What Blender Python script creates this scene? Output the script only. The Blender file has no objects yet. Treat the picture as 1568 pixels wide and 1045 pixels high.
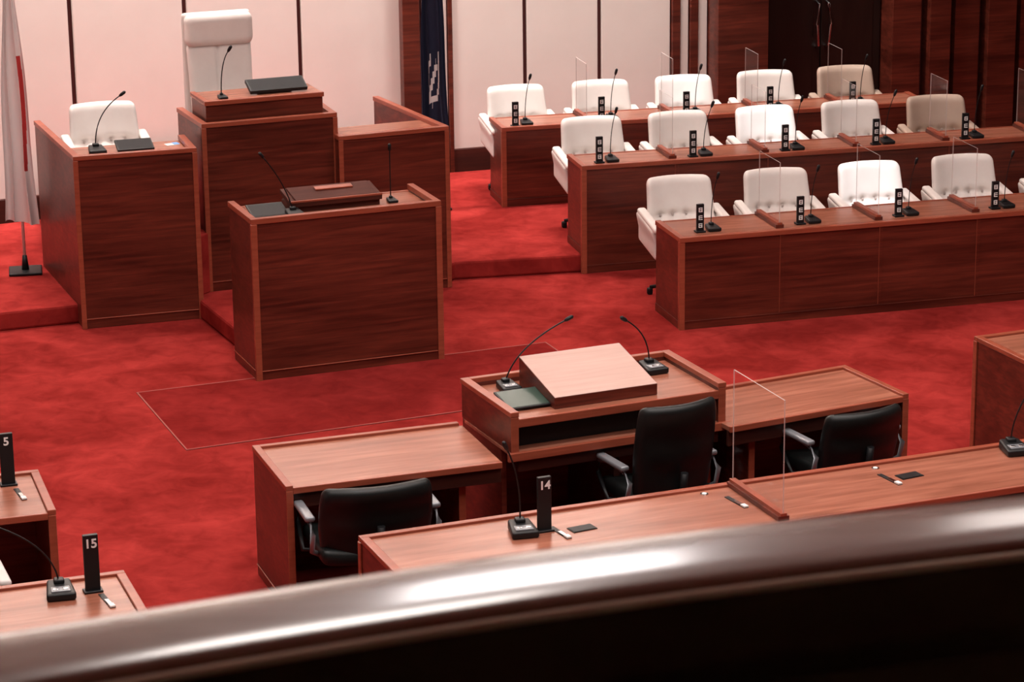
import bpy, bmesh, math, random
from mathutils import Matrix, Vector
random.seed(4)
D=bpy.data; sc=bpy.context.scene
rad=math.radians
hypot=math.hypot
# ------------------------------------------------------------------ materials
def mat(name,col,rough=.5,metal=0,spec=.5,coat=0,**k):
    m=D.materials.new(name); m.use_nodes=True
    b=m.node_tree.nodes['Principled BSDF']
    b.inputs['Base Color'].default_value=(*col,1)
    b.inputs['Roughness'].default_value=rough
    b.inputs['Metallic'].default_value=metal
    b.inputs['Specular IOR Level'].default_value=spec
    b.inputs['Coat Weight'].default_value=coat
    b.inputs['Coat Roughness'].default_value=.14
    return m
def noisy(name,c1,c2,scale,stretch=(1,1,1),rough=.5,spec=.5,bump=0,detail=6,coat=0,c3=None,scale2=1.0,dist=0.0,lo=.3,hi=.7,s2=(1,1,1),p2=(.42,.62)):
    m=mat(name,c1,rough,0,spec,coat); nt=m.node_tree; N=nt.nodes; L=nt.links
    b=N['Principled BSDF']
    tc=N.new('ShaderNodeTexCoord'); mp=N.new('ShaderNodeMapping')
    mp.inputs['Scale'].default_value=stretch
    L.new(tc.outputs['Object'],mp.inputs['Vector'])
    n=N.new('ShaderNodeTexNoise'); n.inputs['Scale'].default_value=scale; n.inputs['Detail'].default_value=detail
    n.inputs['Distortion'].default_value=dist; n.inputs['Roughness'].default_value=.6
    L.new(mp.outputs[0],n.inputs['Vector'])
    r=N.new('ShaderNodeValToRGB'); r.color_ramp.elements[0].position=lo; r.color_ramp.elements[1].position=hi
    r.color_ramp.elements[0].color=(*c1,1); r.color_ramp.elements[1].color=(*c2,1)
    L.new(n.outputs['Fac'],r.inputs[0])
    out=r.outputs[0]
    if c3:
        mp2=N.new('ShaderNodeMapping'); mp2.inputs['Scale'].default_value=s2; L.new(tc.outputs['Object'],mp2.inputs['Vector'])
        n2=N.new('ShaderNodeTexNoise'); n2.inputs['Scale'].default_value=scale2; n2.inputs['Detail'].default_value=4; n2.inputs['Distortion'].default_value=.6
        L.new(mp2.outputs[0],n2.inputs['Vector'])
        r2=N.new('ShaderNodeValToRGB'); r2.color_ramp.elements[0].position=p2[0]; r2.color_ramp.elements[1].position=p2[1]
        r2.color_ramp.elements[0].color=(1,1,1,1); r2.color_ramp.elements[1].color=(*c3,1)
        L.new(n2.outputs['Fac'],r2.inputs[0])
        mx=N.new('ShaderNodeMix'); mx.data_type='RGBA'; mx.blend_type='MULTIPLY'; mx.inputs[0].default_value=1
        L.new(out,mx.inputs[6]); L.new(r2.outputs[0],mx.inputs[7]); out=mx.outputs[2]
    L.new(out,b.inputs['Base Color'])
    if bump:
        bp=N.new('ShaderNodeBump'); bp.inputs['Strength'].default_value=bump; bp.inputs['Distance'].default_value=.01
        L.new(n.outputs['Fac'],bp.inputs['Height']); L.new(bp.outputs[0],b.inputs['Normal'])
    return m
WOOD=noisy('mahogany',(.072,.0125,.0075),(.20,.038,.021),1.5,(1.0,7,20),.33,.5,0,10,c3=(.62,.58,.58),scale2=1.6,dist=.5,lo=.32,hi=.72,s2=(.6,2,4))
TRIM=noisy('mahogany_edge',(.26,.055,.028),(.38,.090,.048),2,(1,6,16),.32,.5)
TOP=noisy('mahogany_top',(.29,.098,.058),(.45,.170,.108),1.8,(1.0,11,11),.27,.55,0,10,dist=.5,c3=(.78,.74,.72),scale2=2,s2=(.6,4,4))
PALE=noisy('pale_board',(.54,.34,.29),(.62,.41,.35),2.0,(1,14,14),.45,.4)
DARKW=noisy('dark_wood',(.035,.010,.008),(.07,.018,.012),1.5,(1,6,14),.4,.4)
STANDW=noisy('stand_wood',(.055,.014,.010),(.10,.026,.018),1.5,(1,6,14),.65,.15)
DOORM=noisy('door_wood',(.012,.006,.005),(.022,.010,.008),1.5,(6,6,1),.3,.4)
CARP=noisy('carpet',(.27,.025,.022),(.41,.042,.036),6,(1,1,1),1,.0,.3,12,c3=(.62,.54,.54),scale2=1.4,dist=.7,lo=.3,hi=.70,p2=(.38,.64))
CARP2=noisy('carpet_panel',(.195,.017,.016),(.29,.027,.024),6,(1,1,1),1,.0,.3,12,c3=(.76,.70,.70),scale2=1.5,dist=.6,p2=(.38,.62))
SEAM=mat('carpet_seam',(.36,.085,.07),.8)
WALL=noisy('wall_plaster',(.84,.75,.695),(.88,.79,.735),2,(1,1,1),.65,.25)
GROOVE=mat('wall_groove',(.07,.010,.009),.6)
CEIL=mat('ceiling_paint',(.55,.48,.44),.8)
LEA=noisy('white_leather',(.77,.70,.66),(.83,.77,.73),5,(1,1,1),.5,.35,.05)
LEA_SHADE=noisy('white_leather_shaded',(.46,.34,.27),(.52,.39,.31),5,(1,1,1),.5,.35,.05)  # same white leather, shade on the end chairs put into the colour
LEAD=mat('leather_button',(.50,.42,.39),.5)
BLK=mat('black_plastic',(.008,.008,.009),.45,0,.35)
BLL=noisy('black_leather',(.004,.005,.005),(.008,.010,.010),8,(1,1,1),.42,.35,.1)
GREY=mat('grey_plastic',(.24,.25,.27),.35,.3)
CHR=mat('chrome',(.7,.7,.7),.18,1)
SCR=mat('screen_glass',(.03,.06,.045),.28,0,.3)
SCRB=mat('screen_black',(.008,.008,.010),.4,0,.15)
WHT=mat('white_paint',(.88,.88,.86),.6)
BLUE=mat('blue_paper',(.15,.35,.75),.6)
RED=mat('flag_red',(.50,.03,.03),.7)
FLAGW=mat('flag_white',(.84,.78,.76),.8)
NAVY=mat('flag_navy',(.012,.018,.05),.8)
RAIL=noisy('polished_rail',(.25,.150,.105),(.36,.225,.16),3,(1,10,10),.27,1.0,0,5,coat=1)
PARA=noisy('parapet_wood',(.060,.045,.022),(.085,.064,.032),2,(1,6,6),.5,.2)
BRASS=mat('brass_strip',(.88,.82,.66),.45,.6)
ACR=D.materials.new('clear_acrylic'); ACR.use_nodes=True
nt=ACR.node_tree; nt.nodes.clear()
o=nt.nodes.new('ShaderNodeOutputMaterial'); mx=nt.nodes.new('ShaderNodeMixShader'); t=nt.nodes.new('ShaderNodeBsdfTransparent'); g=nt.nodes.new('ShaderNodeBsdfGlossy')
t.inputs[0].default_value=(.985,.98,.98,1); g.inputs['Roughness'].default_value=.04; mx.inputs[0].default_value=.035
nt.links.new(t.outputs[0],mx.inputs[1]); nt.links.new(g.outputs[0],mx.inputs[2]); nt.links.new(mx.outputs[0],o.inputs[0])
ACE=mat('acrylic_edge',(.80,.68,.64),.25); ACE.node_tree.nodes['Principled BSDF'].inputs['Alpha'].default_value=.6
# ------------------------------------------------------------------ builder
class B:
    def __init__(s): s.bm=bmesh.new(); s.mats=[]
    def mi(s,m):
        if m not in s.mats: s.mats.append(m)
        return s.mats.index(m)
    def face(s,vs,m,smooth=False):
        try: f=s.bm.faces.new(vs)
        except ValueError: return
        f.material_index=s.mi(m); f.smooth=smooth; return f
    def prism(s,pts,z0,z1,m,mtop=None):
        a=sum(pts[i][0]*pts[(i+1)%len(pts)][1]-pts[(i+1)%len(pts)][0]*pts[i][1] for i in range(len(pts)))
        if a<0: pts=pts[::-1]
        lo=[s.bm.verts.new((x,y,z0)) for x,y in pts]; hi=[s.bm.verts.new((x,y,z1)) for x,y in pts]
        n=len(pts)
        s.face(lo[::-1],m); s.face(hi,mtop or m)
        for i in range(n): s.face([lo[i],lo[(i+1)%n],hi[(i+1)%n],hi[i]],m)
    def box(s,x0,x1,y0,y1,z0,z1,m,M=None,mtop=None):
        vs=[s.bm.verts.new(M@Vector(p) if M else p) for p in [(x0,y0,z0),(x1,y0,z0),(x1,y1,z0),(x0,y1,z0),(x0,y0,z1),(x1,y0,z1),(x1,y1,z1),(x0,y1,z1)]]
        for k,q in enumerate([(3,2,1,0),(4,5,6,7),(0,1,5,4),(1,2,6,5),(2,3,7,6),(3,0,4,7)]):
            s.face([vs[i] for i in q],mtop if (mtop and k==1) else m)
    def seg(s,p,q,z0,z1,th,m,mtop=None):
        dx,dy=q[0]-p[0],q[1]-p[1]; l=math.hypot(dx,dy); nx,ny=-dy/l*th,dx/l*th
        s.prism([p,q,(q[0]+nx,q[1]+ny),(p[0]+nx,p[1]+ny)],z0,z1,m,mtop)
    def rbox(s,c,h,r,m,n=8,fn=None,M=None):
        d={}
        def gv(p):
            k=tuple(round(v,5) for v in p)
            if k in d: return d[k]
            q=[p[i]*h[i] for i in range(3)]
            inn=[max(-(h[i]-r),min(h[i]-r,q[i])) for i in range(3)]
            v=Vector([q[i]-inn[i] for i in range(3)])
            if v.length>1e-9: v=v.normalized()*r
            v=Vector(inn)+v
            if fn: v=fn(v)
            v=v+Vector(c)
            if M: v=M@v
            d[k]=s.bm.verts.new(v); return d[k]
        def par(ax):
            e=min(.95,r/h[ax]); out=[-1,-1+e*.1,-1+e*.3,-1+e*.6]
            k=n; out+=[-1+e+(2-2*e)*i/k for i in range(k+1)]
            out+=[1-e*.6,1-e*.3,1-e*.1,1]
            return out
        P=[par(0),par(1),par(2)]
        for ax in range(3):
            a,b=[(1,2),(2,0),(0,1)][ax]
            for sg in (-1,1):
                for i in range(len(P[a])-1):
                    for j in range(len(P[b])-1):
                        q=[]
                        for (ii,jj) in ((i,j),(i+1,j),(i+1,j+1),(i,j+1)):
                            p=[0,0,0]; p[ax]=sg; p[a]=P[a][ii]; p[b]=P[b][jj]; q.append(gv(p))
                        if sg<0: q=q[::-1]
                        s.face(q,m,True)
    def tube(s,pts,r,m,n=8,M=None):
        pts=[Vector(p) for p in pts]
        if M: pts=[M@p for p in pts]
        rs=r if isinstance(r,list) else [r]*len(pts)
        rings=[]
        for i,p in enumerate(pts):
            t=(pts[min(i+1,len(pts)-1)]-pts[max(i-1,0)]).normalized()
            u=t.cross(Vector((0,0,1)) if abs(t.z)<.95 else Vector((0,1,0))).normalized(); w=t.cross(u)
            rings.append([s.bm.verts.new(p+(u*math.cos(2*math.pi*k/n)+w*math.sin(2*math.pi*k/n))*rs[i]) for k in range(n)])
        for a,b in zip(rings,rings[1:]):
            for k in range(n): s.face([a[k],a[(k+1)%n],b[(k+1)%n],b[k]],m,True)
        s.face(rings[0][::-1],m); s.face(rings[-1],m)
    def mesh(s,name):
        bmesh.ops.recalc_face_normals(s.bm,faces=s.bm.faces[:])
        me=D.meshes.new(name); s.bm.to_mesh(me); s.bm.free()
        for m in s.mats: me.materials.append(m)
        return me
    def obj(s,name,loc=(0,0,0),yaw=0,bevel=.004,seg=2):
        return place(s.mesh(name),name,loc,yaw,bevel,seg)
def place(me,name,loc,yaw=0,bevel=.004,seg=2,parent=None):
    ob=D.objects.new(name,me); sc.collection.objects.link(ob)
    ob.location=loc; ob.rotation_euler=(0,0,rad(yaw))
    if bevel:
        b=ob.modifiers.new('bevel','BEVEL'); b.width=bevel; b.segments=seg; b.limit_method='ANGLE'; b.angle_limit=rad(50)
    if parent: ob.parent=parent
    return ob
def loc2(o,yaw,x,y,z=0):
    c,s=math.cos(rad(yaw)),math.sin(rad(yaw)); return (o[0]+x*c-y*s,o[1]+x*s+y*c,z)
def bez(p0,p1,p2,n=14):
    return [tuple((1-t)**2*a+2*t*(1-t)*b+t*t*c for a,b,c in zip(p0,p1,p2)) for t in [i/n for i in range(n+1)]]
# ------------------------------------------------------------------ room shell
CL=(-9.98,20.3); PV=(-.99,24.68); CR=(8.19,27.66); FR_=(11.5,-6.); FL_=(-9.5,-6.)
poly=[FL_,FR_,CR,PV,CL]
b=B(); b.prism(poly,-.1,0,CARP); b.obj('floor',bevel=0)
b=B(); b.prism(poly,9,9.1,CEIL); b.obj('ceiling',bevel=0)
b=B(); b.seg(FL_,FR_,0,9,-.12,WALL); b.obj('wall_front',bevel=0)
b=B(); b.seg(CL,FL_,0,9,-.12,WALL); b.obj('wall_left',bevel=0)
b=B(); b.seg(FR_,CR,0,9,-.12,WOOD); b.obj('wall_right',bevel=0)
yl=math.degrees(math.atan2(PV[1]-CL[1],PV[0]-CL[0])); Ll=hypot(PV[0]-CL[0],PV[1]-CL[1])
b=B(); b.box(0,Ll,0,.12,0,9,GROOVE)
g=[-.02,.98,2.05,3.08,4.15,5.2,6.25,7.3,8.4,Ll]
for i in range(len(g)-1):
    x1=Ll-g[i]-.022; x0=Ll-g[i+1]+.022
    b.box(x0,x1,-.04,0,.3,9,WALL)
b.obj('wall_back_left',(CL[0],CL[1],0),yl,.006)
b=B(); b.box(0,Ll-.05,-.05,0,0,.30,DARKW); b.obj('baseboard_back_left',(CL[0],CL[1],0),yl,.006)
yr=math.degrees(math.atan2(CR[1]-PV[1],CR[0]-PV[0])); Lr=hypot(CR[0]-PV[0],CR[1]-PV[1]); so=.65
def S(v): return v+so
b=B(); b.box(0,Lr,0,.12,0,9,GROOVE)
for a,c in [(-.44,-.21),(-.16,.52),(.56,1.25),(1.29,1.97)]: b.box(S(a),S(c),-.04,0,.3,9,WALL)
for a,c in [(2.07,2.15),(2.25,2.34)]: b.box(S(a),S(c),-.05,0,.3,9,WALL)
b.box(S(-.66),S(-.50),-.16,0,0,9,WOOD)
b.box(S(-.205),S(-.165),-.07,0,0,9,WOOD)
for a,c in [(1.98,2.06),(2.16,2.24)]: b.box(S(a),S(c),-.08,0,0,9,WOOD)
b.box(S(2.35),S(2.86),-.30,0,0,9,WOOD)
x=4.14; k=0
while S(x)<Lr-.3:
    w=[.30,.22,.26][k%3]
    b.box(S(x),S(x+w),-.30-.05*(k%2),0,0,9,WOOD); b.box(S(x+w),S(x+w+.07),-.18,0,0,9,GROOVE)
    x+=w+.07; k+=1
b.box(S(2.86),S(4.14),-.3,0,3.0,9,WOOD)
b.obj('wall_back_right',(PV[0],PV[1],0),yr,.006)
b=B(); b.box(S(-.49),S(1.97),-.05,0,0,.30,DARKW); b.obj('baseboard_back_right',(PV[0],PV[1],0),yr,.006)
b=B()
for a,c in [(2.88,3.495),(3.505,4.12)]:
    b.box(S(a),S(c),-.06,-.01,.15,2.98,DOORM)
    b.box(S(a)+.08,S(c)-.08,-.066,-.06,.3,2.8,DOORM)
for s_ in (-1,1):
    a=3.5+s_*.05
    b.tube([(S(a),-.06,1.02),(S(a),-.13,1.04),(S(a)+.02*s_,-.14,1.24),(S(a),-.13,1.44),(S(a),-.06,1.46)],.013,CHR)
b.obj('door_1',(PV[0],PV[1],0),yr,.004)

# platforms
b=B(); b.prism([(-4.6,19.65),(-3.3,20.12),(-2.42,20.3),(-1.95,19.2),(-.72,19.66),(-.62,20.98),(-.45,21.26),(.57,21.45),(4.3,22.40),(7.5,23.2),(7.8,27.0),(-.9,24.4),(-9.0,20.5),(-8.3,18.4)],0,.15,CARP)
b.obj('rostrum_platform',bevel=.02)
b=B(); b.prism([(-3.16,20.06),(-2.38,20.32),(-2.28,20.50),(-1.32,20.9),(-.62,21.15),(-1.2,22.3),(-1.5,24.2),(-4.0,23.0),(-3.66,21.3)],.15,.62,CARP)
b.obj('speaker_platform',bevel=.01)
b=B()
c=[(-2.63,18.31),(-2.14,17.03),(.71,18.24),(.25,19.44)]
b.prism(c,.0,.004,CARP2)
for i in range(4):
    p,q=c[i],c[(i+1)%4]; b.seg(p,q,.0,.006,.010,SEAM)
b.obj('floor_panel',bevel=0)
# ------------------------------------------------------------------ gallery balcony
b=B()
pts=[(-5.2,-.25),(-3,.78),(-1.5,1.46),(-.85,1.745),(-.40,1.945),(0,2.105),(.44,2.235),(1.0,2.37),(3,2.80),(6,3.30)]
def sweep(b,path,prof,mats_,smooth=True):
    rings=[]
    for i,p in enumerate(path):
        a=path[max(i-1,0)]; c=path[min(i+1,len(path)-1)]
        tx,ty=c[0]-a[0],c[1]-a[1]; l=hypot(tx,ty); nx,ny=-ty/l,tx/l
        rings.append([b.bm.verts.new((p[0]+nx*o,p[1]+ny*o,z)) for o,z in prof])
    n=len(prof)
    for A,C in zip(rings,rings[1:]):
        for k in range(n):
            b.face([A[k],C[k],C[(k+1)%n],A[(k+1)%n]],mats_[k],smooth)
    b.face(rings[0],mats_[0]); b.face(rings[-1][::-1],mats_[0])
def cr(P,m=8):
    out=[]
    for i in range(len(P)-1):
        p0=P[max(i-1,0)];p1=P[i];p2=P[i+1];p3=P[min(i+2,len(P)-1)]
        for j in range(m):
            t=j/m
            out.append(tuple(.5*((2*p1[k])+(-p0[k]+p2[k])*t+(2*p0[k]-5*p1[k]+4*p2[k]-p3[k])*t*t+(-p0[k]+3*p1[k]-3*p2[k]+p3[k])*t**3) for k in range(2)))
    out.append(P[-1]); return out
path=cr(pts)
prof=[(.010,4.80),(.018,4.86),(.018,4.890),(.012,4.898),(.0,4.9),(-.03,4.9003),(-.06,4.9002),(-.088,4.8998),(-.096,4.897),(-.100,4.891),(-.100,4.886),(-.098,4.86),(-.09,4.80)]
sweep(b,path,prof,[RAIL]*9+[PARA]*3+[RAIL])
bead=[(-.101+.0042*math.cos(a),4.888+.0042*math.sin(a)) for a in [2*math.pi*k/10 for k in range(10)]]
sweep(b,path,bead,[BRASS]*10)
prof2=[(.0,3.75),(.0,4.80),(-.094,4.80),(-.094,4.77),(-.075,4.76),(-.075,3.75)]
sweep(b,path,prof2,[PARA]*6,False)
b.obj('balcony_rail',bevel=0)
b=B(); b.prism([(-9.3,-5.9),(11.2,-5.9),(11.0,4.0),(6,3.15),(3,2.66),(.44,2.08),(-.4,1.78),(-3,.62),(-5.2,-.42),(-9.4,-2.4)],3.6,3.74,PARA); b.obj('gallery_floor',bevel=0)

# ------------------------------------------------------------------ council row desks
def rowdesk(name,o,yaw,n,pw,d,h,z0,zi):
    b=B(); w=n*pw
    b.box(0,w,0,.03,z0,h-.03,WOOD)
    b.box(0,.03,.03,d,zi,h-.03,WOOD); b.box(w-.03,w,.03,d,zi,h-.03,WOOD)
    b.box(-.008,w+.008,-.012,.035,h-.035,h,TRIM)
    b.box(-.008,.035,.035,d,h-.035,h,TRIM); b.box(w-.035,w+.008,.035,d,h-.035,h,TRIM)
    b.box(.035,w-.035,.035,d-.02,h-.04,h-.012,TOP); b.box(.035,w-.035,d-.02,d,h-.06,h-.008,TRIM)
    b.box(-.010,.032,-.010,0,z0,h-.035,TRIM); b.box(-.010,0,0,.03,z0,h-.035,TRIM)
    b.box(0,w,-.006,0,z0+.0,z0+.06,WOOD); b.box(0,w,-.009,0,z0+.06,z0+.066,WOOD)
    b.box(-.006,0,.03,d,zi,zi+.06,WOOD)
    for i in range(1,n):
        b.box(i*pw-.014,i*pw+.014,-.006,0,z0+.068,h-.035,WOOD); b.box(i*pw-.016,i*pw-.013,-.008,0,z0+.068,h-.035,TRIM)
        b.box(i*pw-.012,i*pw+.012,.03,d-.05,zi,h-.04,WOOD)
    b.box(.03,w-.03,.2,d-.04,h-.17,h-.15,DARKW)
    return b.obj(name,(o[0],o[1],0),yaw)
R1o,R1y=(1.26,19.73),15.2
R2o,R2y=(.58,21.41),13.7
R3o,R3y=(-.06,23.12),13.7
rowdesk('council_desk_row',R1o,R1y,5,.80,.58,.71,0,0)
rowdesk('council_desk_row',R2o,R2y,6,.787,.46,.89,0,.15)
rowdesk('council_desk_row',R3o,R3y,5,.78,.47,.85,.15,.15)
# ------------------------------------------------------------------ chairs
def star_base(b,z0=0,r=.28,m=BLK,top=.38):
    for k in range(5):
        a=2*math.pi*k/5+.3
        b.tube([(0,0,z0+.09),(r*.5*math.cos(a),r*.5*math.sin(a),z0+.08),(r*math.cos(a),r*math.sin(a),z0+.06)],[.025,.02,.014],m)
        b.rbox((r*math.cos(a),r*math.sin(a),z0+.028),(.022,.022,.028),.015,BLK,1)
    b.tube([(0,0,z0+.05),(0,0,z0+.2),(0,0,z0+.201),(0,0,z0+top)],[.035,.035,.022,.022],m)
def white_chair_mesh(L_=LEA):
    b=B()
    star_base(b)
    b.rbox((0,-.02,.43),(.25,.25,.06),.045,L_,6)
    btn=[(-.16,-.05),(-.055,-.05),(.055,-.05),(.16,-.05)]
    def fn(v):
        x,y,z=v
        if y<0:
            for bx,bz in btn:
                y+=.038*math.exp(-((x-bx)**2+(z-bz)**2)/.0011)
                y+=.014*math.exp(-((x-bx)**2)/.00014)*(1 if z<bz else .0)
            y+=.014*math.exp(-((z+.05)**2)/.0005)
            y-=.024*math.exp(-((z+.13)**2)/.004)
        y+= -.08*(x/.26)**2*.9
        y+= .08*(z/.25)
        x*= 1-.05*max(0,(z)/.25)
        return Vector((x,y,z))
    b.rbox((0,.22,.665),(.270,.05,.235),.048,L_,24,fn)
    for bx,bz in btn:
        b.rbox((bx,.22-.05+.028-.07*(bx/.26)**2+.08*bz/.25,.665+bz),(.009,.006,.009),.005,LEAD,1)
    for s in (-1,1):
        b.rbox((s*.290,-.0,.50),(.032,.24,.12),.03,L_,6,lambda v,s=s:Vector((v.x+s*.02*max(0,v.z/.1),v.y,v.z+.03*(v.y/.25))))
        b.rbox((s*.30,-.03,.625),(.036,.25,.022),.021,L_,6,lambda v:Vector((v.x,v.y,v.z+.03*(v.y/.25))))
    return b.mesh('white_armchair')
WC=white_chair_mesh(); WC_SHADE=white_chair_mesh(LEA_SHADE)  # second mesh is the white chair with its shade painted in
def chair(o,yaw,s,t,z,ex=0,me=None):
    return place(me or WC,'white_armchair',loc2(o,yaw,s,t,z),yaw+ex,0)
for i in range(5): chair(R1o,R1y,.36+.80*i+(.05 if i==4 else 0),.93,0,random.uniform(-4,4))
for i in range(5): chair(R2o,R2y,.36+.768*i,.85,.15,random.uniform(-4,4),WC_SHADE if i==4 else None)
for i in range(5): chair(R3o,R3y,.31+.77*i,.57,.15,random.uniform(-5,5),WC_SHADE if i==4 else None)
place(WC,'white_armchair',(-3.11,20.83,.62),17,0)
# high back speaker chair
b=B(); star_base(b)
b.rbox((0,-.02,.46),(.27,.27,.07),.05,LEA,6)
def fk(v): return Vector((v.x*(1+.04*v.z/.5),v.y+.06*v.z/.5+ (.020*math.exp(-((v.x+.02)/.012)**2) if v.y<0 and v.z>-.1 else 0)+(.014*math.exp(-((v.z+.18)/.015)**2) if v.y<0 else 0),v.z))
b.rbox((0,.25,.87),(.255,.055,.40),.05,LEA,20,fk)
b.rbox((0,.275,1.37),(.275,.07,.13),.060,LEA,12)
b.rbox((0,.355,1.03),(.28,.03,.47),.028,LEA,6)
for bx in (-.15,-.05,.05,.15):
    b.rbox((bx,.19,.70),(.012,.012,.012),.008,LEAD,1)
for s in (-1,1):
    b.rbox((s*.30,-.02,.67),(.035,.26,.025),.024,LEA,5)
    b.rbox((s*.30,.0,.55),(.02,.2,.1),.018,TRIM,4)
b.obj('speaker_chair',(-2.21,21.38,.62),20,0)

# ------------------------------------------------------------------ rostrum
def edge_board(b,p,q,z0,z1,th=.04,cap=.035):
    b.seg(p,q,z0,z1-cap,th,WOOD)
    dx,dy=q[0]-p[0],q[1]-p[1]; l=hypot(dx,dy); ux,uy=dx/l,dy/l; nx,ny=-uy,ux
    e=.006
    P=[(p[0]-ux*e-nx*e,p[1]-uy*e-ny*e),(q[0]+ux*e-nx*e,q[1]+uy*e-ny*e),(q[0]+ux*e+nx*(th+e),q[1]+uy*e+ny*(th+e)),(p[0]-ux*e+nx*(th+e),p[1]-uy*e+ny*(th+e))]
    b.prism(P,z1-cap,z1,TRIM)
def rel(o,p): return (p[0]-o[0],p[1]-o[1])
def unit(name,A,Bp,BL,BR,z0,h,sd,sz):
    yaw=math.degrees(math.atan2(Bp[1]-A[1],Bp[0]-A[0])); c,s=math.cos(rad(-yaw)),math.sin(rad(-yaw))
    def L(p): x,y=rel(A,p); return (x*c-y*s,x*s+y*c)
    b=B(); q=L(Bp); w=q[0]
    b.box(0,w,0,.04,z0,h-.035,WOOD); b.box(-.006,w+.006,-.006,.046,h-.035,h,TRIM)
    b.box(-.008,.03,-.008,0,z0,h-.035,TRIM); b.box(w-.03,w+.008,-.008,0,z0,h-.035,TRIM)
    b.box(.03,w-.03,-.006,0,z0+.07,z0+.078,TRIM)
    if BL:
        l=L(BL); edge_board(b,l,(0,.046),z0,h,.04)
    else: edge_board(b,(0,sd),(0,.046),z0,h,.04)
    if BR:
        r=L(BR); edge_board(b,(w,.046),r,z0,h,.04)
    else: edge_board(b,(w,.046),(w,sd),z0,h,.04)
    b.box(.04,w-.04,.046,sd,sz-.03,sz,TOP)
    return b,A,yaw
b,A,y=unit('x',(-3.24,19.95),(-2.36,20.215),(-3.75,21.29),None,0,1.335,.50,1.295)
b.obj('clerk_desk',(A[0],A[1],0),y)
LDo,LDy=A,y
b,A,y=unit('x',(-2.33,20.43),(-1.335,20.81),(-2.59,21.07),(-1.55,21.45),.15,1.47,.5,1.44)
w=1.06
b.box(.06,w-.07,.10,.52,1.44,1.59,WOOD); b.box(.05,w-.06,.09,.13,1.585,1.62,TRIM); b.box(.05,w-.06,.13,.53,1.585,1.612,TOP)
b.box(.05,.09,.13,.53,1.60,1.62,TRIM)
b.box(-.12,-.01,.02,.2,0,.12,WOOD)
b.obj('speaker_rostrum',(A[0],A[1],0),y)
ROo,ROy=A,y
b,A,y=unit('x',(-1.31,20.70),(-.48,21.04),None,(-1.08,22.28),0,1.305,.45,1.275)
b.obj('side_desk',(A[0],A[1],0),y)
# lectern
b=B(); w,d,h=1.39,.60,1.18
b.box(0,w,0,.035,0,h-.035,WOOD); b.box(0,.035,.035,d,0,h-.035,WOOD); b.box(w-.035,w,.035,d,0,h-.035,WOOD)
b.box(-.008,w+.008,-.008,.042,h-.04,h,TRIM); b.box(-.008,.04,.042,d,h-.04,h,TRIM); b.box(w-.04,w+.008,.042,d,h-.04,h,TRIM)
b.box(-.01,.035,-.01,0,0,h-.04,TRIM); b.box(w-.035,w+.01,-.01,0,0,h-.04,TRIM); b.box(-.01,0,0,.02,0,h-.04,TRIM)
b.box(.035,w-.035,-.007,0,.065,.073,TRIM); b.box(-.007,0,.035,d,.065,.073,TRIM)
b.box(.035,w-.035,.042,d,1.10,1.13,TOP); b.box(.035,w-.035,d-.03,d,1.07,1.135,TRIM)
b.box(.035,w-.035,.3,.33,.02,1.1,DARKW)
b.obj('lectern',(-1.80,18.55,0),21)
LEo,LEy=(-1.80,18.55),21
b=B(); M=Matrix.Rotation(rad(9),4,'X')
b.box(0,.66,0,.25,0,.05,STANDW)
b.box(-.01,.67,-.02,.27,.045,.08,STANDW,M)
b.box(-.01,.67,-.022,-.008,.078,.094,TRIM,M)
b.box(.03,.64,.0,.25,.08,.092,STANDW,M); b.box(.22,.50,.14,.20,.092,.104,TRIM,M)
b.obj('reading_stand',loc2(LEo,LEy,.37,.27,1.13),LEy)

# ------------------------------------------------------------------ stenographer desks
def sten(name,o,yaw,w,d,h,openside):
    b=B(); L=openside!='L'; Rr=openside!='R'
    for x0,on,sg in ((0,L,-1),(w-.035,Rr,1)):
        if on:
            b.box(x0,x0+.035,0,d,0,h-.03,WOOD); b.box(x0-.004,x0+.037,-.006,d+.006,h-.03,h,TRIM)
            b.box(x0-.004,x0+.037,-.008,0,0,h-.03,TRIM)
        else:
            px=x0-.17*sg
            b.box(px,px+.035,.10,d-.04,0,h-.06,WOOD); b.box(px-.003,px+.038,.09,.10,0,h-.06,TRIM)
            b.rbox((px-.05*sg,.06,h-.11),(.03,.02,.05),.01,BLK,1)
    b.box(.035,w-.035,d-.035,d,0,h-.03,WOOD)
    b.box(.0 if not L else .037,w if not Rr else w-.037,d-.032,d+.006,h-.03,h,TRIM)
    a0=.037 if L else -.02; a1=w-.037 if Rr else w+.02
    b.box(a0,a1,.014,d-.032,h-.045,h-.016,TOP)
    b.box(a0,a1,-.006,.014,h-.05,h-.014,TRIM)
    b.box(a0,a1,.02,.04,h-.14,h-.045,DARKW)
    b.box(-.006,0,.03,d,.06,.068,TRIM)
    return b.obj(name,(o[0],o[1],0),yaw)
sten('stenographer_desk',(-1.235,14.07),19,1.22,.745,.78,'R')
sten('stenographer_desk',(1.27,15.06),26.8,1.22,.67,.78,'L')
CCo,CCy=(-.01,14.64),23.3
b=B(); w,d,h=1.35,.73,1.0
for x0 in (0,w-.04):
    b.box(x0,x0+.04,0,d,.76,h-.03,WOOD); b.box(x0-.006,x0+.046,-.008,d+.006,h-.03,h,TRIM)
    b.box(x0-.004,x0+.044,-.008,0,.76,h-.03,TRIM)
    b.box(x0+.003,x0+.037,.16,d,0,.76,WOOD)
b.box(.04,w-.04,d-.035,d,0,h-.03,WOOD); b.box(.046,w-.046,d-.035,d+.006,h-.03,h,TRIM)
b.box(.04,w-.04,.015,d-.035,.925,.95,TOP); b.box(.04,w-.04,-.006,.015,.905,.955,TRIM)
b.box(.04,w-.04,.10,.12,.76,.905,BLK)
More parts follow.
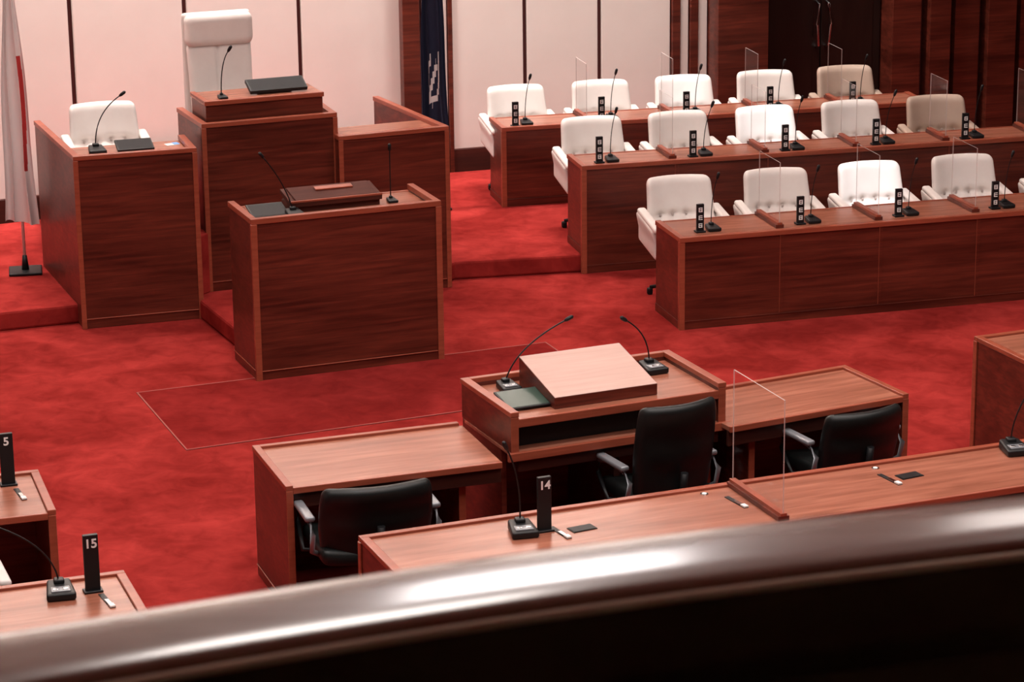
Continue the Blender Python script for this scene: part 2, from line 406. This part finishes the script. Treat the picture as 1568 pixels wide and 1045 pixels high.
b.box(.0,w-.0,-.02,d-.035,.735,.76,TOP); b.box(-.03,w+.03,-.03,-.005,.715,.765,TRIM)
b.box(.04,w-.04,.0,.02,.64,.71,DARKW)
b.box(.66,.70,.05,d-.05,0,.72,DARKW)
b.obj('stenographer_lectern',(CCo[0],CCo[1],0),CCy)
b=B()
x0,x1,y0,y1=.31,.96,.09,.60
pts3=[(x0,y0,.95),(x1,y0,.95),(x1,y1,.95),(x0,y1,.95),(x0,y0,1.02),(x1,y0,1.02),(x1,y1,1.13),(x0,y1,1.13)]
vs=[b.bm.verts.new(p) for p in pts3]
for k,q in enumerate([(3,2,1,0),(4,5,6,7),(0,1,5,4),(1,2,6,5),(2,3,7,6),(3,0,4,7)]): b.face([vs[i] for i in q],PALE if k==1 else WOOD)
b.obj('sloped_reading_board',(CCo[0],CCo[1],0),CCy,.006)
# ------------------------------------------------------------------ member desks (foreground)
def member(name,o,yaw,w,d,h,divs=()):
    b=B()
    b.box(0,w,d-.035,d,0,h-.03,WOOD); b.box(0,.035,0,d-.035,0,h-.03,WOOD); b.box(w-.035,w,0,d-.035,0,h-.03,WOOD)
    b.box(-.006,w+.006,d-.035,d+.008,h-.03,h,TRIM); b.box(-.006,.04,-.006,d-.035,h-.03,h,TRIM); b.box(w-.04,w+.006,-.006,d-.035,h-.03,h,TRIM)
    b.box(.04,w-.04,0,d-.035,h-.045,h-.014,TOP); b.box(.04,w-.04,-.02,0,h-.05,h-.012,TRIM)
    b.box(-.01,0,d-.03,d+.01,0,h-.03,TRIM)
    b.box(-.004,.04,-.01,0,0,h-.03,TRIM); b.box(w-.04,w+.004,-.01,0,0,h-.03,TRIM)
    for x in divs: b.box(x-.015,x+.015,.05,d-.04,0,h-.05,WOOD)
    return b.obj(name,(o[0],o[1],0),yaw)
FGo,FGy=(-.57,12.77),21.3; H=.75
member('member_desk',FGo,FGy,4.9,.64,H,(2.1,4.1))
D15o,D15y=(-3.283,11.81),19
member('member_desk',D15o,D15y,1.6,.61,H)
D5o,D5y=(-3.985,13.36),17
member('member_desk',D5o,D5y,1.6,.69,H)
RPo,RPy=(3.24,16.26),22
member('member_desk',RPo,RPy,1.5,.70,H)
# ------------------------------------------------------------------ acrylic screens
def acr(o,yaw,x,y0,y1,z,hgt):
    b=B(); L=y1-y0
    b.box(-.032,.032,0,L,0,.025,WOOD); b.box(-.018,.018,0,L,.025,.04,TRIM)
    th=.0035
    vs=[b.bm.verts.new(p) for p in [(-th,.01,.035),(-th,L-.01,.035),(-th,L-.01,hgt),(-th,.01,hgt),(th,.01,.035),(th,L-.01,.035),(th,L-.01,hgt),(th,.01,hgt)]]
    for q,m in [((0,1,2,3),ACR),((4,7,6,5),ACR),((2,1,5,6),ACE),((0,3,7,4),ACE),((3,2,6,7),ACE),((0,4,5,1),ACR)]: b.face([vs[i] for i in q],m)
    return b.obj('acrylic_screen',loc2(o,yaw,x,y0,z),yaw,0)
for i in range(1,5): acr(R1o,R1y,.80*i+.02,.10,.56,.70,.50)
for i in range(1,6): acr(R2o,R2y,.787*i-.01,.08,.45,.88,.50)
for i in range(1,5): acr(R3o,R3y,.78*i-.0,.10,.46,.84,.50)
acr(FGo,FGy,2.13,.0,.62,H-.012,.66)
acr(FGo,FGy,4.1,.0,.62,H-.012,.66)
# ------------------------------------------------------------------ mics
def mic_mesh(name,pts,rn=.0035,small=False,bs=1.0):
    b=B()
    hx,hy,hz=.055*bs,.075*bs,.02*bs
    def fw(v): return Vector((v.x*(1-.12*(v.y/hy)),v.y,v.z*(1+.35*v.y/hy) if v.z>0 else v.z))
    b.rbox((0,0,hz),(hx,hy,hz),.012*bs,BLK,3,fw)
    if not small:
        b.rbox((0,-.028*bs,hz*1.75),(hx*.72,.028*bs,.006),.004,GREY,2)
        for xx in (-.02,.02): b.rbox((xx*bs,-.03*bs,hz*1.95),(.012*bs,.010*bs,.004),.003,CHR,1)
    b.rbox((0,.04*bs,hz*2.4),(.022*bs,.022*bs,.014),.01,BLK,1)
    P=[(x,y+.04*bs,z+hz*2) for x,y,z in pts]
    b.tube(P,rn,BLK,6)
    e=Vector(P[-1]); dirn=(e-Vector(P[-3])).normalized()
    b.tube([e-dirn*.01,e,e+dirn*.012,e+dirn*.04,e+dirn*.05],[.005,.010,.0125,.0125,.006],BLK,8)
    return b.mesh(name)
N_='gooseneck_microphone'
MR=mic_mesh(N_,bez((0,0,0),(-.0,0,.22),(.035,-.03,.36)),.0035,True,.85)
MR2=mic_mesh(N_,bez((0,0,0),(-.0,0,.2),(.06,-.02,.36)),.0035,True,.85)
def mic(me,o,yaw,x,y,z,r=0): return place(me,N_,loc2(o,yaw,x,y,z),yaw+r,0)
def plate_mesh(w,h,kind):
    b=B()
    b.box(-w/2,w/2,-.012,.012,0,h,BLK); b.box(-w/2-.01,w/2+.01,-.03,.03,0,.012,BLK)
    if kind:
        z=h*.88
        for k in range(3):
            ch=h*.2; y=-.0135
            b.box(-w*.28,w*.28,y,-.011,z-.006,z,WHT); b.box(-w*.28,-w*.15,y,-.011,z-ch*.8,z,WHT)
            b.box(-w*.28,w*.28,y,-.011,z-ch*.45,z-ch*.45+.006,WHT)
            if k!=1: b.box(w*.12,w*.26,y,-.011,z-ch*.8,z-ch*.2,WHT)
            b.box(-w*.28,w*.28,y,-.011,z-ch*.8,z-ch*.8+.007,WHT)
            z-=h*.28
    return b.mesh('name_plate')
PM=plate_mesh(.055,.215,1)
for i in range(5):
    place(PM,'name_plate',loc2(R1o,R1y,.21+.80*i,.17,.70),R1y,.001,1)
    mic(MR,R1o,R1y,.32+.80*i,.20,.70,0)
for i in range(5):
    place(PM,'name_plate',loc2(R2o,R2y,.17+.787*i,.11,.88),R2y,.001,1)
    mic(MR2 if i%2 else MR,R2o,R2y,.28+.787*i,.14,.88,0)
for i in range(5):
    place(PM,'name_plate',loc2(R3o,R3y,.13+.77*i,.06,.84),R3y,.001,1)
    mic(MR,R3o,R3y,.24+.77*i,.12,.84,0)
PN=plate_mesh(.074,.30,0)
def numplate(o,yaw,x,y,z,txt):
    p=place(PN,'name_plate',loc2(o,yaw,x,y,z),yaw,.002,1)
    cu=D.curves.new('number_text','FONT'); cu.body=txt; cu.size=.064; cu.align_x='CENTER'; cu.extrude=.0008; cu.offset=.0016
    t=D.objects.new('number',cu); sc.collection.objects.link(t); cu.materials.append(WHT)
    t.parent=p; t.location=(0,-.0135,.235); t.rotation_euler=(rad(90),0,0)
M14=mic_mesh(N_,bez((0,0,0),(.01,0,.25),(-.075,-.04,.42)),.0045,False,1.2)
M15=mic_mesh(N_,bez((0,0,0),(-.02,0,.22),(-.36,-.02,.36)),.0045,False,1.2)
MRR=mic_mesh(N_,bez((0,0,0),(.0,0,.2),(.2,0,.42)),.0045,False,1.2)
zt=H-.014
mic(M14,FGo,FGy,.80,.37,zt,-8); numplate(FGo,FGy,.92,.36,zt,'14')
mic(MRR,FGo,FGy,3.83,.50,zt,-8)
mic(M15,D15o,D15y,1.25,.42,zt,-5); numplate(D15o,D15y,1.41,.41,zt,'15')
numplate(D5o,D5y,1.42,.52,zt,'5')
mic(MRR,D5o,D5y,1.1,.45,zt)
def tray(o,yaw,x,y,z,pad=True):
    b=B()
    b.box(-.014,.014,-.10,.10,0,.004,BLK); b.box(-.010,.010,-.095,.01,.004,.008,CHR); b.box(-.013,.013,-.10,-.06,.004,.012,WHT)
    if pad: b.box(.06,.20,-.04,.04,0,.004,BLK); b.box(.065,.195,-.036,.036,.004,.006,BLK)
    return b.obj('desk_voting_pad',loc2(o,yaw,x,y,z),yaw+6,0)
tray(FGo,FGy,.985,.30,zt); tray(FGo,FGy,2.96,.36,zt); tray(FGo,FGy,2.03,.36,zt,False)
tray(D15o,D15y,1.45,.26,zt,False); tray(D5o,D5y,1.46,.34,zt,False)
for x,y in [(1.93,.55),(2.98,.56)]:
    b=B(); b.tube([(0,0,0),(0,0,.004)],.022,CHR,20); b.tube([(0,0,.004),(0,0,.006)],.013,WHT,16); b.obj('cable_grommet',loc2(FGo,FGy,x,y,zt),0,0)
MC1=mic_mesh(N_,bez((0,0,0),(.06,0,.20),(.38,-.02,.33),18),.0045,False,1.0)
MC2=mic_mesh(N_,bez((0,0,0),(-.0,0,.18),(-.16,-.02,.28),18),.0045,False,1.15)
mic(MC1,CCo,CCy,.22,.55,.95,0); mic(MC2,CCo,CCy,1.14,.52,.95,0)
def tablet(name,w,d,loc,yaw,tilt,scr=SCR,th=.012):
    b=B(); M=Matrix.Rotation(rad(tilt),4,'X')
    b.rbox((0,0,0),(w/2,d/2,th/2),.005,BLK,2,M=M); b.box(-w/2+.012,w/2-.012,-d/2+.012,d/2-.012,th/2,th/2+.001,scr,M)
    b.box(-w*.3,w*.3,d/2-.03,d/2-.01,-max(.01,math.sin(rad(tilt))*d*.9),0,BLK)
    return b.obj(name,loc,yaw,0)
tablet('tablet_computer',.27,.23,loc2(CCo,CCy,.185,.26,.985),CCy,10)
tablet('tablet_computer',.27,.20,loc2(LEo,LEy,.20,.30,1.16),LEy,14,SCRB)
tablet('tablet_computer',.28,.18,loc2(LDo,LDy,.50,.28,1.33),LDy,14,SCRB,.02)
tablet('desk_monitor',.46,.17,loc2(ROo,ROy,.68,.30,1.665),ROy,22,SCRB,.03)
b=B(); b.box(-.05,.05,-.035,.035,0,.003,WHT); b.box(.01,.055,-.03,.04,.003,.005,BLUE); b.obj('paper_note',loc2(LDo,LDy,.80,.36,1.295),LDy+10,0)
ML1=mic_mesh(N_,bez((0,0,0),(-.05,0,.2),(-.21,-.03,.40)),.0045,True,1)
ML2=mic_mesh(N_,bez((0,0,0),(.0,0,.2),(-.01,-.03,.36)),.0045,True,.6)
ML3=mic_mesh(N_,bez((0,0,0),(.0,0,.25),(.20,-.03,.38)),.0045,True,1.1)
ML4=mic_mesh(N_,bez((0,0,0),(.0,0,.25),(.06,-.03,.34)),.0045,True,.6)
mic(ML1,LEo,LEy,.36,.17,1.13); mic(ML2,LEo,LEy,1.13,.30,1.13); mic(ML3,LDo,LDy,.21,.25,1.295); mic(ML4,ROo,ROy,.22,.2,1.612)
# ------------------------------------------------------------------ black office chairs
def black_chair(name,w,hb,loc,yaw,top):
    b=B(); star_base(b,0,.30,BLK,.40)
    b.rbox((0,.0,.45),(w/2,.25,.05),.045,BLL,6,lambda v:Vector((v.x,v.y,v.z+.02*(v.x/.25)**2)))
    zc=top-hb/2
    def fn(v):
        x,y,z=v
        k=z/(hb/2)
        y+=.07*(x/(w/2))**2 - .05*k
        x*=1-.07*abs(k)**3 -.06*(k<0)*(-k)
        if y<0: y+=-.006*math.cos(k*9)
        return Vector((x,y,z))
    b.rbox((0,-.25,zc),(w/2,.04,hb/2),.038,BLL,14,fn)
    b.tube([(0,-.05,.40),(0,-.24,.42),(0,-.30,.55),(0,-.31,.65)],.022,BLK)
    for s in (-1,1):
        X=s*(w/2+.035)
        b.tube([(s*w*.3,.05,.41),(X,.06,.43),(X,.17,.56),(X,.15,.64)],.014,BLK)
        b.tube([(X,.15,.64),(X,.05,.665),(X,-.12,.655),(X,-.2,.60),(X,-.17,.5),(s*w*.4,-.1,.43)],.015,GREY)
        b.rbox((X,.0,.672),(.028,.15,.016),.014,GREY,3)
    return b.obj(name,loc,yaw,0)
black_chair('black_office_chair',.63,.46,(-.80,14.07,0),17,.87)
black_chair('black_office_chair',.51,.62,(.82,14.86,0),27,1.05)
black_chair('black_office_chair',.53,.46,(1.92,15.28,0),27,.86)
place(WC,'white_armchair',(-2.93,13.1,0),197,0)
# ------------------------------------------------------------------ flags
def flag(name,loc,yaw,ztop,zbot,wt,wb,off,cfn,pole_h,folds=5,base=True,slant=.10,depth=1.0):
    b=B()
    b.tube([(0,0,.02),(0,0,pole_h)],.012,WHT if base else TRIM,8)
    b.tube([(0,0,pole_h),(0,0,pole_h+.03),(0,0,pole_h+.07)],[.012,.03,.005],BRASS,8)
    b.rbox((0,0,.012),(.13,.13,.012),.01,BLK,2)
    b.tube([(0,0,.02),(0,0,.14)],[.03,.018],BLK,10)
    nu,nv=90,40; G=[]
    for j in range(nv+1):
        t=j/nv; row=[]
        wd=wt+(wb-wt)*t**.8
        for i in range(nu+1):
            u=i/nu
            a=u*folds*2*math.pi+1.2*math.sin(t*3)+1.3*math.sin(u*5)
            amp=(.016+.035*t)*depth*(.7+.3*math.sin(u*7+1))
            x=off*t**.7+(u-.5)*wd+.008*math.sin(t*9+u*4)+.012*t*math.cos(a); y=-.02-amp*(1+math.sin(a))*.8
            z=ztop-(ztop-zbot-(slant*u))*t
            row.append(b.bm.verts.new((x,y,z)))
        G.append(row)
    for j in range(nv):
        for i in range(nu):
            b.face([G[j][i],G[j][i+1],G[j+1][i+1],G[j+1][i]],cfn(i/nu,j/nv),True)
    return b.obj(name,loc,yaw,0)
flag('national_flag',(-3.86,21.10,.15),10,2.55,.45,.05,.27,-.01,lambda u,t: RED if (.72<u+.02*math.sin(t*9)<.90 and .36<t<.80) else FLAGW,2.75,3,True,-.06)
def nvf(u,t):
    a=(u-.5)/.22; b_=(t-.72)/.10
    r=hypot(a,b_)
    return WHT if (.75<r<1.05 and (b_>.1 or a<-.3)) or (abs(a*.6+b_*.5)<.14 and r<.8) or (abs(a-.9)<.15 and -1.2<b_<.2) else NAVY
flag('prefectural_flag',(-.66,23.1,.15),15,2.7,.50,.08,.27,0,nvf,2.8,3,False,.12)
# ------------------------------------------------------------------ lights
def area(name,loc,size,power,col=(1,.91,.85),rot=(0,0,0),sy=None,spread=180):
    l=D.lights.new(name,'AREA'); l.energy=power; l.color=col; l.size=size
    if sy: l.shape='RECTANGLE'; l.size_y=sy
    l.spread=rad(spread)
    o=D.objects.new(name,l); sc.collection.objects.link(o); o.location=loc; o.rotation_euler=rot; return o
for x,kx in ((-6.2,.45),(-3.5,.70),(-.25,1),(2.9,1.05),(6,1)):
    for y in (7.4,11.7,17.0):
        if x==-.25 and y==11.7: area('ceiling_light',(.15,12.0,8.9),1.3,175,(1,.94,.92),spread=150)
        elif x==2.9 and y==11.7: area('ceiling_light',(2.9,12.9,8.9),1.3,110,spread=150)
        else: area('ceiling_light',(x,y,8.9),1.2,84*kx,spread=130)
for p,yw in [((-5,21.6,8.6),26),((-2.6,22.8,8.6),26),((.8,23.9,8.6),18),((3.6,24.8,8.6),18)]:
    area('wall_washer',p,1.4,(350 if p[0]<3 else 70),(1,.95,.90),rot=(rad(30),0,rad(yw)),sy=.3,spread=110)
def spot(name,loc,tgt,power,ang,col=(.93,.96,1)):
    l=D.lights.new(name,'SPOT'); l.energy=power; l.spot_size=rad(ang); l.spot_blend=.6; l.shadow_soft_size=.08; l.color=col
    o=D.objects.new(name,l); sc.collection.objects.link(o); o.location=loc
    o.rotation_euler=(Vector(tgt)-Vector(loc)).to_track_quat('-Z','Y').to_euler(); return o
c=loc2(R1o,R1y,.36+.80*2,1.15,.72); spot('downlight',(c[0]-.5,c[1]-5.6,8.8),c,4200,4.0)
c=loc2(R2o,R2y,.36+.768*2,1.05,.92); spot('downlight',(c[0]-.5,c[1]-5.6,8.8),c,4200,4.0)
c=loc2(R3o,R3y,.31+.77*2,.8,.92); spot('downlight',(c[0]-.5,c[1]-5.6,8.8),c,2000,3.6)
w=D.worlds.new('World'); sc.world=w; w.use_nodes=True; w.node_tree.nodes['Background'].inputs[0].default_value=(.02,.02,.02,1)
# ------------------------------------------------------------------ camera
th=rad(16.3); r=rad(.7)
F=Vector((0,math.cos(th),-math.sin(th))); R0=Vector((1,0,0)); U0=Vector((0,math.sin(th),math.cos(th)))
R=R0*math.cos(r)-U0*math.sin(r); U=U0*math.cos(r)+R0*math.sin(r)
cam=D.cameras.new('camera'); co=D.objects.new('camera',cam); sc.collection.objects.link(co)
M=Matrix.Identity(4)
for i in range(3): M[i][0]=R[i]; M[i][1]=U[i]; M[i][2]=-F[i]
M[2][3]=5.7; co.matrix_world=M
cam.sensor_width=36; cam.lens=4200/1568*36; cam.clip_end=100; cam.clip_start=.1
cam.dof.use_dof=True; cam.dof.focus_distance=17.5; cam.dof.aperture_fstop=15
sc.camera=co
sc.view_settings.view_transform='Standard'; sc.view_settings.look='None'; sc.view_settings.exposure=0
